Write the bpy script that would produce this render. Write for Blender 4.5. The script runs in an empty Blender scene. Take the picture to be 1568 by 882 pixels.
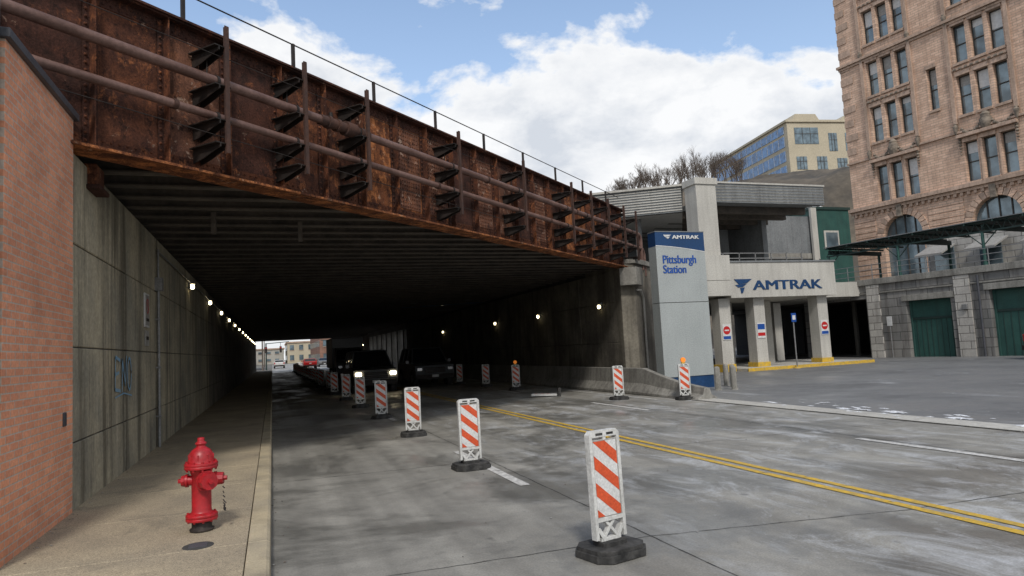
import bpy, bmesh, math, random
import mathutils
from mathutils import Matrix, Vector
random.seed(7)
R=math.radians
scene=bpy.context.scene

# ------------------------------------------------------------------ materials
def nm(name):
    m=bpy.data.materials.new(name); m.use_nodes=True
    nt=m.node_tree; return m,nt,nt.nodes["Principled BSDF"]
def N(nt,t,**k):
    n=nt.nodes.new(t)
    for a,b in k.items(): setattr(n,a,b)
    return n
def mixc(nt,fac,a,b,mode='MIX'):
    n=N(nt,'ShaderNodeMix',data_type='RGBA',blend_type=mode)
    for s,v in ((0,fac),(6,a),(7,b)):
        if hasattr(v,'is_output'): nt.links.new(v,n.inputs[s])
        elif s==0: n.inputs[0].default_value=v
        else: n.inputs[s].default_value=(*v,1) if len(v)==3 else v
    return n.outputs[2]
def noise(nt,vec,scale,detail=4,rough=.55,dist=0):
    n=N(nt,'ShaderNodeTexNoise'); n.inputs['Scale'].default_value=scale
    n.inputs['Detail'].default_value=detail; n.inputs['Roughness'].default_value=rough
    n.inputs['Distortion'].default_value=dist
    nt.links.new(vec,n.inputs['Vector']); return n.outputs[0]
def mapr(nt,v,a,b,c=0,d=1):
    n=N(nt,'ShaderNodeMapRange'); nt.links.new(v,n.inputs[0])
    for i,x in enumerate((a,b,c,d)): n.inputs[i+1].default_value=x
    return n.outputs[0]
def mth(nt,op,a,b=0,c=0):
    n=N(nt,'ShaderNodeMath',operation=op)
    for i,v in enumerate((a,b,c)):
        if hasattr(v,'is_output'): nt.links.new(v,n.inputs[i])
        else: n.inputs[i].default_value=v
    return n.outputs[0]
def coords(nt,scale=(1,1,1)):
    t=N(nt,'ShaderNodeTexCoord'); m=N(nt,'ShaderNodeMapping')
    m.inputs['Scale'].default_value=scale
    nt.links.new(t.outputs['Object'],m.inputs[0]); return m.outputs[0]
def bump(nt,p,h,strength=.3,dist=.01):
    b=N(nt,'ShaderNodeBump'); b.inputs['Strength'].default_value=strength; b.inputs['Distance'].default_value=dist
    nt.links.new(h,b.inputs['Height']); nt.links.new(b.outputs[0],p.inputs['Normal'])
def pm(name,c1,c2,s1=1.,s2=20,rough=.85,metal=0,bmp=.25,streak=0,stc=(.04,.035,.03),sts=(5,5,.35),spec=.3,lo=.35,hi=.65):
    m,nt,p=nm(name); v=coords(nt)
    col=mixc(nt,mapr(nt,noise(nt,v,s1,6,.6),lo,hi),c1,c2)
    f=noise(nt,v,s2,4,.6)
    g=mapr(nt,f,.3,.7,.78,1.15)
    col=mixc(nt,1.,col,g,'MULTIPLY')
    if streak:
        s=noise(nt,coords(nt,sts),1,5,.65)
        col=mixc(nt,mapr(nt,s,.45,.75,0,streak),col,stc)
    nt.links.new(col,p.inputs['Base Color'])
    p.inputs['Roughness'].default_value=rough; p.inputs['Metallic'].default_value=metal
    p.inputs['Specular IOR Level'].default_value=spec
    if bmp: bump(nt,p,f,bmp)
    return m
def emis(name,c,s):
    m,nt,p=nm(name); p.inputs['Base Color'].default_value=(*c,1)
    p.inputs['Emission Color'].default_value=(*c,1); p.inputs['Emission Strength'].default_value=s
    return m
def brickm(name,c1,c2,mor,bw,bh,ms,axis='y',rough=.85,streak=.3,off=.5,bs=.4,stc=(.05,.04,.035)):
    m,nt,p=nm(name); t=N(nt,'ShaderNodeTexCoord'); sx=N(nt,'ShaderNodeSeparateXYZ'); nt.links.new(t.outputs['Object'],sx.inputs[0])
    cb=N(nt,'ShaderNodeCombineXYZ')
    nt.links.new(sx.outputs[1 if axis=='y' else 0],cb.inputs[0]); nt.links.new(sx.outputs[2],cb.inputs[1])
    b=N(nt,'ShaderNodeTexBrick'); nt.links.new(cb.outputs[0],b.inputs[0]); b.offset=off
    b.inputs['Color1'].default_value=(*c1,1);b.inputs['Color2'].default_value=(*c2,1);b.inputs['Mortar'].default_value=(*mor,1)
    b.inputs['Scale'].default_value=1;b.inputs['Brick Width'].default_value=bw;b.inputs['Row Height'].default_value=bh
    b.inputs['Mortar Size'].default_value=ms;b.inputs['Mortar Smooth'].default_value=.2;b.inputs['Bias'].default_value=-.1
    v=coords(nt)
    col=mixc(nt,1.,b.outputs[0],mapr(nt,noise(nt,v,.8,6,.65),.3,.7,.78,1.16),'MULTIPLY')
    col=mixc(nt,1.,col,mapr(nt,noise(nt,v,30,3),.3,.7,.85,1.12),'MULTIPLY')
    s=noise(nt,coords(nt,(4,4,.4)),1,5,.65)
    col=mixc(nt,mapr(nt,s,.48,.75,0,streak),col,stc)
    nt.links.new(col,p.inputs['Base Color']); p.inputs['Roughness'].default_value=rough
    p.inputs['Specular IOR Level'].default_value=.25
    bump(nt,p,mth(nt,'SUBTRACT',1,b.outputs[1]),bs,.01)
    return m

M={}
M['conc']=pm('concrete',(.31,.30,.27),(.20,.19,.17),.7,14,streak=.6)
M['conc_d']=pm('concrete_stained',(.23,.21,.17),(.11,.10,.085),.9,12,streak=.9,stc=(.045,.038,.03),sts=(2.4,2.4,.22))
M['conc_l']=pm('concrete_light',(.50,.485,.44),(.42,.405,.37),.5,20,streak=.35,stc=(.20,.185,.16))
def wallm():
    m,nt,p=nm('concrete_weathered'); v=coords(nt)
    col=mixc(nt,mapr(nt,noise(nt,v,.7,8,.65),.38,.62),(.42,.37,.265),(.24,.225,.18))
    col=mixc(nt,mapr(nt,noise(nt,coords(nt,(1,1.7,.12)),1,7,.7),.50,.62,0,.85),col,(.10,.088,.065))
    col=mixc(nt,mapr(nt,noise(nt,coords(nt,(1,5,.25)),1,5,.7),.56,.66,0,.55),col,(.48,.43,.33))
    f=noise(nt,v,16,8,.7)
    col=mixc(nt,1.,col,mapr(nt,f,.3,.7,.72,1.2),'MULTIPLY')
    nt.links.new(col,p.inputs['Base Color']);p.inputs['Roughness'].default_value=.9;p.inputs['Specular IOR Level'].default_value=.2
    bump(nt,p,f,.4,.01);return m
M['conc_n']=wallm()
M['joint']=pm('joint_tar',(.045,.045,.045),(.06,.058,.055),3,20)
M['black']=pm('black_steel',(.018,.016,.015),(.035,.026,.022),3,25,rough=.6)
M['postrust']=pm('post_rust',(.045,.028,.024),(.085,.042,.03),4,25,rough=.75)
M['pipe']=pm('pipe_paint',(.12,.068,.055),(.19,.115,.095),2,20,rough=.45,streak=.5,sts=(3,3,3),stc=(.07,.03,.02))
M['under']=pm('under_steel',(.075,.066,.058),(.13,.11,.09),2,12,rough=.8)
M['white']=pm('white_plastic',(.66,.66,.64),(.50,.50,.48),6,40,rough=.5,bmp=.05,streak=.45,stc=(.2,.19,.17))
M['orange']=pm('orange_sheeting',(.66,.10,.035),(.54,.08,.028),6,60,rough=.4,bmp=.03,streak=.25)
M['whites']=pm('white_sheeting',(.68,.68,.67),(.56,.56,.55),6,60,rough=.35,bmp=.03,streak=.25,stc=(.3,.3,.28))
M['rubber']=pm('rubber',(.018,.018,.018),(.07,.068,.065),8,40,rough=.8)
M['red']=pm('hydrant_red',(.46,.012,.02),(.32,.008,.014),5,30,rough=.4,bmp=.12,spec=.5,streak=.35,stc=(.12,.02,.015))
M['hblack']=pm('hydrant_base_black',(.02,.018,.018),(.05,.04,.035),8,30,rough=.6)
M['steel']=pm('grey_steel',(.28,.28,.28),(.2,.2,.2),5,30,rough=.45,metal=.4)
M['copingm']=pm('coping_metal',(.06,.065,.075),(.09,.09,.10),3,30,rough=.4)
M['kerb']=pm('kerb_stone',(.50,.42,.28),(.36,.31,.225),2,60,streak=.35,sts=(3,3,1))
M['yellow']=pm('yellow_paint',(.68,.42,.03),(.42,.30,.09),9,35,rough=.6)
M['wline']=pm('white_road_paint',(.66,.65,.62),(.38,.37,.35),9,30,rough=.6)
M['green']=pm('green_paint',(.035,.10,.085),(.025,.075,.066),1.5,20,rough=.5,streak=.4,stc=(.03,.04,.035))
M['greend']=pm('dark_green_steel',(.02,.045,.04),(.03,.05,.045),2,20,rough=.5)
M['navy']=pm('navy_blue',(.012,.05,.14),(.012,.045,.12),2,20,rough=.35,bmp=0)
M['pylon']=pm('pylon_panel',(.36,.385,.38),(.32,.345,.34),.8,30,rough=.4,bmp=.02,streak=.2,stc=(.2,.2,.2))
M['snow']=pm('snow',(.8,.82,.85),(.55,.56,.58),6,30,rough=.6)
M['rock']=pm('hillside',(.16,.13,.095),(.07,.063,.052),.1,1.2,streak=.6,sts=(.2,.2,.06),bmp=.9)
M['beige']=pm('beige_stucco',(.50,.44,.33),(.44,.39,.29),.2,5)
M['bark']=pm('bark',(.15,.12,.10),(.10,.08,.065),2,10)
M['trim']=pm('grey_panel',(.21,.22,.225),(.155,.165,.17),.6,12,streak=.3)
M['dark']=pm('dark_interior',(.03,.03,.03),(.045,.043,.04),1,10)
M['lampw']=emis('lamp_glow',(1,.84,.5),9)
M['head']=emis('headlight_glow',(1,.84,.55),16)
M['amber']=emis('amber_lens',(.9,.25,.02),.3)
M['ground']=pm('ground_soil',(.20,.19,.17),(.14,.135,.12),.02,2)
M['signr']=pm('sign_red',(.5,.02,.02),(.42,.02,.02),3,30,rough=.4,bmp=0)
M['signb']=pm('sign_blue',(.015,.075,.32),(.015,.065,.27),3,30,rough=.4,bmp=0)
M['signg']=pm('sign_faded',(.36,.35,.33),(.25,.24,.22),8,30,rough=.4,bmp=0)
M['graf']=pm('graffiti_blue',(.12,.30,.50),(.24,.32,.36),20,60,rough=.7,bmp=0)
M['orn']=pm('carved_stone',(.30,.25,.20),(.12,.10,.08),3,8,bmp=1)
M['frame']=pm('window_frame',(.05,.045,.04),(.07,.06,.05),4,20,rough=.5)
M['stoneL']=brickm('pale_ashlar',(.48,.46,.42),(.40,.38,.35),(.16,.15,.14),.9,.38,.02,'x',streak=.5)
M['stoneD']=brickm('dark_ashlar',(.25,.24,.225),(.16,.16,.155),(.08,.08,.075),1.1,.45,.02,'x',streak=.8)
M['brick']=brickm('red_brick',(.74,.335,.195),(.60,.255,.15),(.50,.41,.34),.203,.0677,.007,'y',streak=.15,stc=(.40,.24,.17))
M['facade']=brickm('tan_brick',(.70,.485,.36),(.52,.345,.25),(.36,.28,.22),.62,.2,.018,'x',streak=.45,stc=(.24,.17,.125))
M['fstone']=pm('facade_sandstone',(.54,.39,.30),(.38,.275,.21),.6,6,streak=.6,stc=(.16,.125,.10))
M['redb']=brickm('far_brick',(.30,.15,.10),(.22,.11,.075),(.2,.17,.15),.6,.2,.02,'x')
def glassm(name,c,rough=.08):
    m,nt,p=nm(name); v=coords(nt)
    col=mixc(nt,mapr(nt,noise(nt,v,.9,3),.35,.65),c,tuple(x*.45 for x in c))
    nt.links.new(col,p.inputs['Base Color']); p.inputs['Roughness'].default_value=rough
    p.inputs['Specular IOR Level'].default_value=1; p.inputs['Metallic'].default_value=.35
    return m
M['glass']=glassm('window_glass',(.20,.27,.31))
M['blueglass']=glassm('blue_glass',(.10,.24,.48),.2)
M['carglass']=glassm('car_glass',(.02,.025,.03),.05)
M['carblack']=pm('car_paint_black',(.012,.012,.014),(.02,.02,.022),2,30,rough=.25,bmp=0,spec=.6)
M['cargrey']=pm('car_paint_grey',(.10,.105,.11),(.12,.125,.13),2,30,rough=.3,bmp=0,spec=.6)
M['truckg']=pm('truck_box_grey',(.24,.24,.24),(.20,.20,.20),1,30,rough=.5,bmp=0)
M['carred']=pm('car_paint_red',(.35,.01,.01),(.3,.01,.01),2,30,rough=.3,bmp=0,spec=.6)
M['chrome']=pm('chrome',(.5,.5,.5),(.4,.4,.4),3,20,rough=.2,metal=.9,bmp=0)

def rustm(name,a,b_,orange,pale,pf,of):
    m,nt,p=nm(name); v=coords(nt)
    col=mixc(nt,mapr(nt,noise(nt,v,1.6,9,.75,.3),.40,.60),a,b_)
    col=mixc(nt,mapr(nt,noise(nt,coords(nt,(3.2,3.2,2.0)),1.3,10,.8,.4),.52-of,.60-of,0,.95),col,orange)
    col=mixc(nt,mapr(nt,noise(nt,v,6,10,.75,.3),.60-pf,.635-pf,0,.75),col,pale)
    col=mixc(nt,mapr(nt,noise(nt,v,5,10,.8),.55,.61,0,.9),col,(.022,.012,.010))
    col=mixc(nt,mapr(nt,noise(nt,coords(nt,(9,9,.7)),1,5,.65),.56,.72,0,.7),col,(.03,.015,.012))
    f=noise(nt,v,38,6,.75)
    col=mixc(nt,1.,col,mapr(nt,f,.3,.7,.5,1.45),'MULTIPLY')
    nt.links.new(col,p.inputs['Base Color']); p.inputs['Roughness'].default_value=.85
    p.inputs['Specular IOR Level'].default_value=.2
    bump(nt,p,f,.8,.014); return m
M['rust']=rustm('rusted_girder',(.045,.02,.015),(.15,.055,.028),(.30,.11,.045),(.38,.26,.19),-.02,-.02)
M['rustB']=rustm('rusted_plate_orange',(.08,.03,.018),(.21,.075,.03),(.44,.165,.06),(.42,.27,.18),.0,.03)
M['rustC']=rustm('rusted_plate_pale',(.09,.042,.03),(.20,.09,.055),(.32,.13,.065),(.42,.30,.23),.03,-.01)
M['rustD']=rustm('rusted_plate_dark',(.03,.016,.013),(.085,.035,.024),(.20,.07,.032),(.34,.22,.16),-.03,-.04)
def roadm():
    m,nt,p=nm('road_concrete'); v=coords(nt)
    col=mixc(nt,mapr(nt,noise(nt,coords(nt,(.9,.12,1)),1,6,.6),.35,.65),(.205,.195,.172),(.295,.282,.25))
    wet=noise(nt,v,.42,8,.68,.6)
    col=mixc(nt,mapr(nt,wet,.48,.58,0,.6),col,(.135,.131,.12))
    s=noise(nt,coords(nt,(2.6,.03,1)),1,2,.5)
    col=mixc(nt,1.,col,mapr(nt,s,.35,.65,.80,1.12),'MULTIPLY')
    blot=noise(nt,v,1.6,9,.75,.3)
    col=mixc(nt,1.,col,mapr(nt,blot,.35,.65,.80,1.16),'MULTIPLY')
    sx=N(nt,'ShaderNodeSeparateXYZ'); nt.links.new(v,sx.inputs[0])
    g=mapr(nt,sx.outputs[0],2.2,4.6,.0,1)
    salt=mth(nt,'MULTIPLY',mapr(nt,noise(nt,coords(nt,(1.5,.7,1)),1,10,.8,.8),.50,.66,0,.85),g)
    col=mixc(nt,salt,col,(.48,.49,.50))
    spk=mth(nt,'MULTIPLY',mapr(nt,noise(nt,v,28,5,.8),.60,.66,0,.8),mapr(nt,noise(nt,coords(nt,(1.1,.6,1)),.8,6,.7),.48,.6))
    col=mixc(nt,mth(nt,'MULTIPLY',spk,g),col,(.62,.63,.65))
    f=noise(nt,v,60,3,.7)
    col=mixc(nt,1.,col,mapr(nt,f,.3,.7,.78,1.2),'MULTIPLY')
    col=mixc(nt,mapr(nt,noise(nt,v,3.2,2,.5),.69,.75,0,.5),col,(.06,.06,.058))
    nt.links.new(col,p.inputs['Base Color'])
    nt.links.new(mapr(nt,wet,.44,.58,.78,.3),p.inputs['Roughness'])
    bump(nt,p,f,.3,.004); return m
M['road']=roadm()
def sidem():
    m,nt,p=nm('sidewalk_aggregate'); v=coords(nt)
    col=mixc(nt,mapr(nt,noise(nt,v,.8,6,.6),.35,.65),(.40,.33,.225),(.28,.235,.17))
    col=mixc(nt,mapr(nt,noise(nt,v,1.3,8,.7,.5),.54,.64,0,.45),col,(.15,.13,.10))
    f=noise(nt,v,110,3,.8)
    col=mixc(nt,1.,col,mapr(nt,f,.35,.65,.45,1.45),'MULTIPLY')
    nt.links.new(col,p.inputs['Base Color']); p.inputs['Roughness'].default_value=.9
    bump(nt,p,f,.5,.004); return m
M['side']=sidem()
def asphm():
    m,nt,p=nm('lot_asphalt'); v=coords(nt)
    col=mixc(nt,mapr(nt,noise(nt,v,.3,7,.65),.38,.62),(.11,.11,.11),(.20,.20,.198))
    col=mixc(nt,mapr(nt,noise(nt,coords(nt,(1.2,.5,1)),.8,9,.78,.5),.58,.66,0,.6),col,(.40,.41,.42))
    f=noise(nt,v,70,3,.7); col=mixc(nt,1.,col,mapr(nt,f,.3,.7,.7,1.3),'MULTIPLY')
    sn=mapr(nt,noise(nt,coords(nt,(.9,.9,1)),.7,12,.8,.6),.64,.655,0,1)
    col=mixc(nt,sn,col,(.74,.76,.79))
    nt.links.new(col,p.inputs['Base Color']); nt.links.new(mapr(nt,noise(nt,v,.3,7,.65),.4,.6,.8,.35),p.inputs['Roughness'])
    bump(nt,p,f,.4,.004); return m
M['asph']=asphm()

# ------------------------------------------------------------------ builder
class B:
    def __init__(s): s.v=[];s.f=[];s.m=[];s.s=[];s.mats=[];s.x=None
    def mi(s,k):
        if k not in s.mats: s.mats.append(k)
        return s.mats.index(k)
    def add(s,vs,fs,k,smooth=False):
        o=len(s.v)
        if s.x is not None: vs=[tuple(s.x@Vector(v)) for v in vs]
        s.v.extend(vs); i=s.mi(k)
        for f in fs: s.f.append([o+a for a in f]); s.m.append(i); s.s.append(smooth)
    def box(s,x0,x1,y0,y1,z0,z1,k):
        s.add([(x0,y0,z0),(x1,y0,z0),(x1,y1,z0),(x0,y1,z0),(x0,y0,z1),(x1,y0,z1),(x1,y1,z1),(x0,y1,z1)],
          [(0,3,2,1),(4,5,6,7),(0,1,5,4),(1,2,6,5),(2,3,7,6),(3,0,4,7)],k)
    def hexa(s,p,k):
        s.add(p,[(0,3,2,1),(4,5,6,7),(0,1,5,4),(1,2,6,5),(2,3,7,6),(3,0,4,7)],k)
    def prism(s,pts,a,b,k,ax='z'):
        n=len(pts)
        def P(p,h): return {'z':(p[0],p[1],h),'y':(p[0],h,p[1]),'x':(h,p[0],p[1])}[ax]
        s.add([P(p,a) for p in pts]+[P(p,b) for p in pts],
           [tuple(range(n))[::-1],tuple(range(n,2*n))]+[(i,(i+1)%n,n+(i+1)%n,n+i) for i in range(n)],k)
    def poly(s,pts,k): s.add(pts,[tuple(range(len(pts)))],k)
    def cyl(s,p0,p1,r0,r1=None,n=12,k='steel',caps=True,smooth=True):
        if r1 is None:r1=r0
        p0=Vector(p0);p1=Vector(p1);d=(p1-p0).normalized()
        a=Vector((0,0,1)) if abs(d.z)<.9 else Vector((1,0,0))
        u=d.cross(a).normalized();w=d.cross(u)
        vs=[];
        for p,r in((p0,r0),(p1,r1)):
            for i in range(n):
                t=2*math.pi*i/n; vs.append(tuple(p+u*math.cos(t)*r+w*math.sin(t)*r))
        s.add(vs,[(i,(i+1)%n,n+(i+1)%n,n+i) for i in range(n)],k,smooth)
        if caps: s.add(vs,[tuple(range(n))[::-1],tuple(range(n,2*n))],k)
    def lathe(s,c,prof,k,n=24,smooth=True):
        vs=[]
        for r,z in prof:
            for i in range(n):
                t=2*math.pi*i/n; vs.append((c[0]+r*math.cos(t),c[1]+r*math.sin(t),c[2]+z))
        fs=[(j*n+i,j*n+(i+1)%n,(j+1)*n+(i+1)%n,(j+1)*n+i) for j in range(len(prof)-1) for i in range(n)]
        s.add(vs,fs,k,smooth)
    def wall(s,x0,x1,z0,z1,ops,y0,y1,k):
        xs=sorted(set([x0,x1]+[o[i] for o in ops for i in(0,1) if x0<o[i]<x1]))
        for a,b in zip(xs,xs[1:]):
            c=(a+b)/2; zz=sorted([(o[2],o[3]) for o in ops if o[0]<c<o[1]])
            z=z0
            for p,q in zz:
                if p>z: s.box(a,b,y0,y1,z,p,k)
                z=max(z,q)
            if z<z1: s.box(a,b,y0,y1,z,z1,k)
    def text(s,body,size,mat4,k,ext=.01,off=0):
        c=bpy.data.curves.new('t','FONT');c.body=body;c.size=size;c.extrude=ext;c.offset=off
        o=bpy.data.objects.new('t',c);scene.collection.objects.link(o)
        bpy.context.view_layer.update()
        me=o.evaluated_get(bpy.context.evaluated_depsgraph_get()).to_mesh()
        vs=[tuple(mat4@v.co) for v in me.vertices];fs=[tuple(p.vertices) for p in me.polygons]
        s.add(vs,fs,k); bpy.data.objects.remove(o)
    def done(s,name,loc=(0,0,0),rz=0,bevel=0,seg=2,recalc=True):
        me=bpy.data.meshes.new(name);me.from_pydata(s.v,[],s.f)
        for k in s.mats: me.materials.append(M[k])
        me.polygons.foreach_set('material_index',s.m);me.polygons.foreach_set('use_smooth',s.s)
        if recalc:
            bm=bmesh.new();bm.from_mesh(me);bmesh.ops.recalc_face_normals(bm,faces=bm.faces);bm.to_mesh(me);bm.free()
        o=bpy.data.objects.new(name,me);scene.collection.objects.link(o)
        o.location=loc;o.rotation_euler=(0,0,rz)
        if bevel:
            md=o.modifiers.new('b','BEVEL');md.width=bevel;md.segments=seg;md.limit_method='ANGLE';md.angle_limit=R(40)
        return o
def inst(o,loc,rz=0,rx=0,name=None):
    c=o.copy();scene.collection.objects.link(c);c.location=loc;c.rotation_euler=(rx,0,rz);c.name=name or o.name.split('.')[0];return c

# ------------------------------------------------------------------ camera
psi,pit,rho=R(19.54),R(4.92),.053
F=Vector((math.sin(psi)*math.cos(pit),math.cos(psi)*math.cos(pit),math.sin(pit)))
R0=Vector((math.cos(psi),-math.sin(psi),0));U0=R0.cross(F)
Rr=R0*math.cos(rho)-U0*math.sin(rho);Uu=R0*math.sin(rho)+U0*math.cos(rho)
cd=bpy.data.cameras.new('camera');cam=bpy.data.objects.new('camera',cd);scene.collection.objects.link(cam)
mt=Matrix((Rr,Uu,-F)).transposed().to_4x4();mt.translation=(0,0,1.65);cam.matrix_world=mt
cd.lens=24;cd.sensor_width=36;cd.clip_end=3000;cd.clip_start=.05;scene.camera=cam

# ------------------------------------------------------------------ ground, road
b=B();b.poly([(-900,-900,-.03),(900,-900,-.03),(900,900,-.03),(-900,900,-.03)],'ground');b.done('ground')
b=B();b.box(-.05,10.4,-30,240,-.02,0,'road')
def crack(pts,w,z=.003,jit=.012):
    out=[]
    for (x0,y0),(x1,y1) in zip(pts,pts[1:]):
        L=math.hypot(x1-x0,y1-y0);n=max(2,int(L/.12))
        for i in range(n): out.append((x0+(x1-x0)*i/n+random.uniform(-jit,jit),y0+(y1-y0)*i/n+random.uniform(-jit,jit)))
    out.append(pts[-1])
    for (x0,y0),(x1,y1) in zip(out,out[1:]):
        dx,dy=x1-x0,y1-y0;L=math.hypot(dx,dy) or 1;ww=w*random.uniform(.5,1.2)/2
        nx,ny=-dy/L*ww,dx/L*ww
        b.poly([(x0-nx,y0-ny,z),(x1-nx,y1-ny,z),(x1+nx,y1+ny,z),(x0+nx,y0+ny,z)],'joint')
for xx in(2.98,8.45): crack([(xx,-3),(xx,60)],.012,jit=.005)
for yy in(-.5,5.0,9.6,14.2,18.8,23.4,28): crack([(-.02,yy+.3),(2.98,yy+.22),(5.35,yy-.2),(10.38,yy-.5)],.010,z=.0035,jit=.010)
b.done('road')
b=B()
def stripe(x,w,y0,y1,k,z=.007):
    y=y0
    while y<y1:
        yy=min(y1,y+random.uniform(.5,1.3))
        j=lambda:random.uniform(-.005,.005)
        b.poly([(x-w/2+j(),y,z),(x+w/2+j(),y,z),(x+w/2+j(),yy-(.0 if random.random()>.12 else .03),z),(x-w/2+j(),yy,z)],k);y=yy
stripe(5.46,.1,-10,200,'yellow');stripe(5.66,.1,-10,200,'yellow')
for i in range(-1,12): stripe(2.8,.13,7.8+i*9.1,11.0+i*9.1,'wline')
for i in range(-1,12): stripe(8.28,.13,5.1+i*9.1,8.15+i*9.1,'wline')
stripe(9.9,.1,16.5,100,'wline')
for i in range(9): b.poly([(.6+i*1.1,112,.007),(1.1+i*1.1,112,.007),(1.1+i*1.1,115,.007),(.6+i*1.1,115,.007)],'wline')
b.done('road_markings')
b=B()
y=-12.
while y<104:
    y2=y+1.52; b.box(-2.6,-.23,y,y2-.012,-.02,.15,'side'); y=y2
b.box(-2.6,-.24,-12,104,-.02,.142,'joint')
b.done('sidewalk',bevel=.004,seg=1)
b=B();y=-12.
while y<104:
    y2=y+3.04
    b.prism([(-.222,-.02),(-.222,.152),(-.075,.15),(-.05,.13),(-.045,-.02)],y,y2-.01,'kerb','y'); y=y2
b.done('kerb',bevel=.004,seg=1)
b=B();b.lathe((-.61,6.36,.15),[(0,.006),(.10,.006),(.105,.004),(.12,.004),(.122,0)],'joint',20,False)
for i in range(-3,4): b.box(-.61-.07,-.61+.07,6.36+i*.022-.004,6.36+i*.022+.004,.155,.16,'copingm')
b.done('manhole_cover')
b=B();b.box(10.4,75,-30,48,-.02,.012,'asph')
for s in range(14): b.box(10.40,10.95,-12+s*2.4,-12+s*2.4+2.38,.0,.022,'conc_l')
b.done('parking_lot_pavement')
b=B()
for i in range(55):
    cx,cy=random.gauss(11.15,.3),random.choice((7.3,9.5,12))+random.gauss(0,.9)
    r=random.uniform(.01,.06)
    if i%9==0: r*=2.6
    pts=[];n=22
    for j in range(n):
        t=2*math.pi*j/n;q=r*(1+.5*math.sin(j*2.3+i)+random.uniform(-.35,.35));pts.append((cx+q*math.cos(t)*.7,cy+q*math.sin(t)*1.8,.024))
    b.add(pts+[(cx,cy,.026+r*.2)],[(j,(j+1)%n,n) for j in range(n)],'snow')
b.done('snow_patches')
# grit, leaves and litter collected beside kerb and wall
b=B()
for i in range(420):
    q=random.random()
    if q<.45: x,y,z=-.05+abs(random.gauss(0,.12)),random.uniform(4.5,26),.004
    elif q<.75: x,y,z=-2.0+abs(random.gauss(0,.10)),random.uniform(6.5,22),.154
    else: x,y,z=random.uniform(.3,9.5),random.uniform(4.2,16),.008
    r=random.uniform(.004,.014);a=random.uniform(0,6.3)
    vs=[(x+r*math.cos(a+t)*random.uniform(.6,1.6),y+r*math.sin(a+t)*random.uniform(.6,1.6),z+random.uniform(0,.004)) for t in(0,1.6,3.1,4.7)]
    b.add(vs+[(x,y,z+r*.5)],[(0,1,4),(1,2,4),(2,3,4),(3,0,4)],random.choice(('joint','conc','bark','signg')))
b.done('road_debris')

# ------------------------------------------------------------------ left brick wall
b=B();b.box(-2.38,-2.03,6.5,8.56,.1,4.42,'brick')
b.box(-2.42,-1.985,6.46,8.62,4.42,4.50,'copingm')
b.box(-2.38,-2.05,6.2,6.44,.1,4.9,'steel')
b.box(-2.03,-2.015,8.18,8.28,1.08,1.22,'copingm')
b.box(-9,-2.38,6.5,6.85,.1,4.42,'brick')
b.done('brick_wall',bevel=.004,seg=1)
b=B();b.box(-2.9,-2.075,8.62,100,-.1,4.06,'joint')
ys=[8.62]
while ys[-1]<99: ys.append(ys[-1]+2.83)
zs=[.1,.86,1.90,3.05,4.08]
for y0,y1 in zip(ys,ys[1:]):
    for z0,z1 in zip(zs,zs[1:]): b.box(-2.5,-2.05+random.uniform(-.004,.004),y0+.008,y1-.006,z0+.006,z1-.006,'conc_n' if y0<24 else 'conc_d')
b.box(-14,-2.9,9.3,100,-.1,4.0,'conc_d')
b.prism([(8.62,4.06),(8.62,4.6),(14,4.6),(14,4.06)],-2.9,-2.35,'conc_d','x')
b.box(-2.9,-2.3,14,100,4.06,4.6,'conc_d')
b.box(-2.3,-1.95,9.25,9.65,3.86,4.12,'rust');b.box(-2.35,-1.9,9.2,9.7,3.8,3.855,'rustD')
b.done('abutment_wall',bevel=.01,seg=1)
b=B();b.cyl((-2.0,14.3,.15),(-2.0,14.3,3.05),.025,k='steel');b.box(-2.05,-1.92,14.22,14.38,3.05,3.3,'steel')
b.cyl((-2.0,14.3,3.3),(-2.0,14.3,3.85),.02,k='steel')
for z in(.7,1.6,2.5): b.box(-2.05,-1.965,14.25,14.35,z,z+.03,'steel')
b.cyl((-2.0,14.3,3.8),(-2.0,98,3.8),.018,k='steel',n=6)
b.done('wall_conduit')
def lamp(x,y,z,d):
    b=B();b.box(min(x,x+.05*d),max(x,x+.05*d),y-.1,y+.1,z-.1,z+.12,'steel')
    b.prism([(x+.05*d,z+.10),(x+.16*d,z+.05),(x+.16*d,z+.03),(x+.05*d,z+.03)],y-.1,y+.1,'steel','y')
    b.lathe((x+.09*d,y,z-.06),[(0,-.045),(.035,-.035),(.05,0),(.05,.06),(.03,.088)],'lampw',10)
    return b.done('wall_lamp')
for i in range(14): lamp(-2.045,19.8+5.5*i,3.72,1)
for y in(22.1,28.1,34.3,46,90): lamp(11.2,y,2.95,-1)
b=B();b.box(-2.043,-2.02,13.0,13.42,2.32,2.9,'whites');b.box(-2.02,-2.016,13.03,13.39,2.35,2.87,'signg')
pts=[(13.21+.13*math.cos(a*math.pi/12),2.68+.13*math.sin(a*math.pi/12)) for a in range(24)]
for i in range(24):
    a,c=pts[i],pts[(i+1)%24];f=.8
    A=(13.21+(a[0]-13.21)*f,2.68+(a[1]-2.68)*f);C=(13.21+(c[0]-13.21)*f,2.68+(c[1]-2.68)*f)
    b.poly([(-2.013,*a),(-2.013,*c),(-2.013,*C),(-2.013,*A)],'signr')
b.poly([(-2.012,13.11,2.75),(-2.012,13.13,2.78),(-2.012,13.32,2.61),(-2.012,13.30,2.58)],'signr')
b.box(-2.015,-2.011,13.08,13.34,2.42,2.47,'black')
b.box(-2.043,-2.02,13.06,13.36,2.0,2.26,'signg');b.box(-2.02,-2.016,13.1,13.32,2.1,2.16,'black')
b.done('parking_sign')
b=B()
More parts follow.
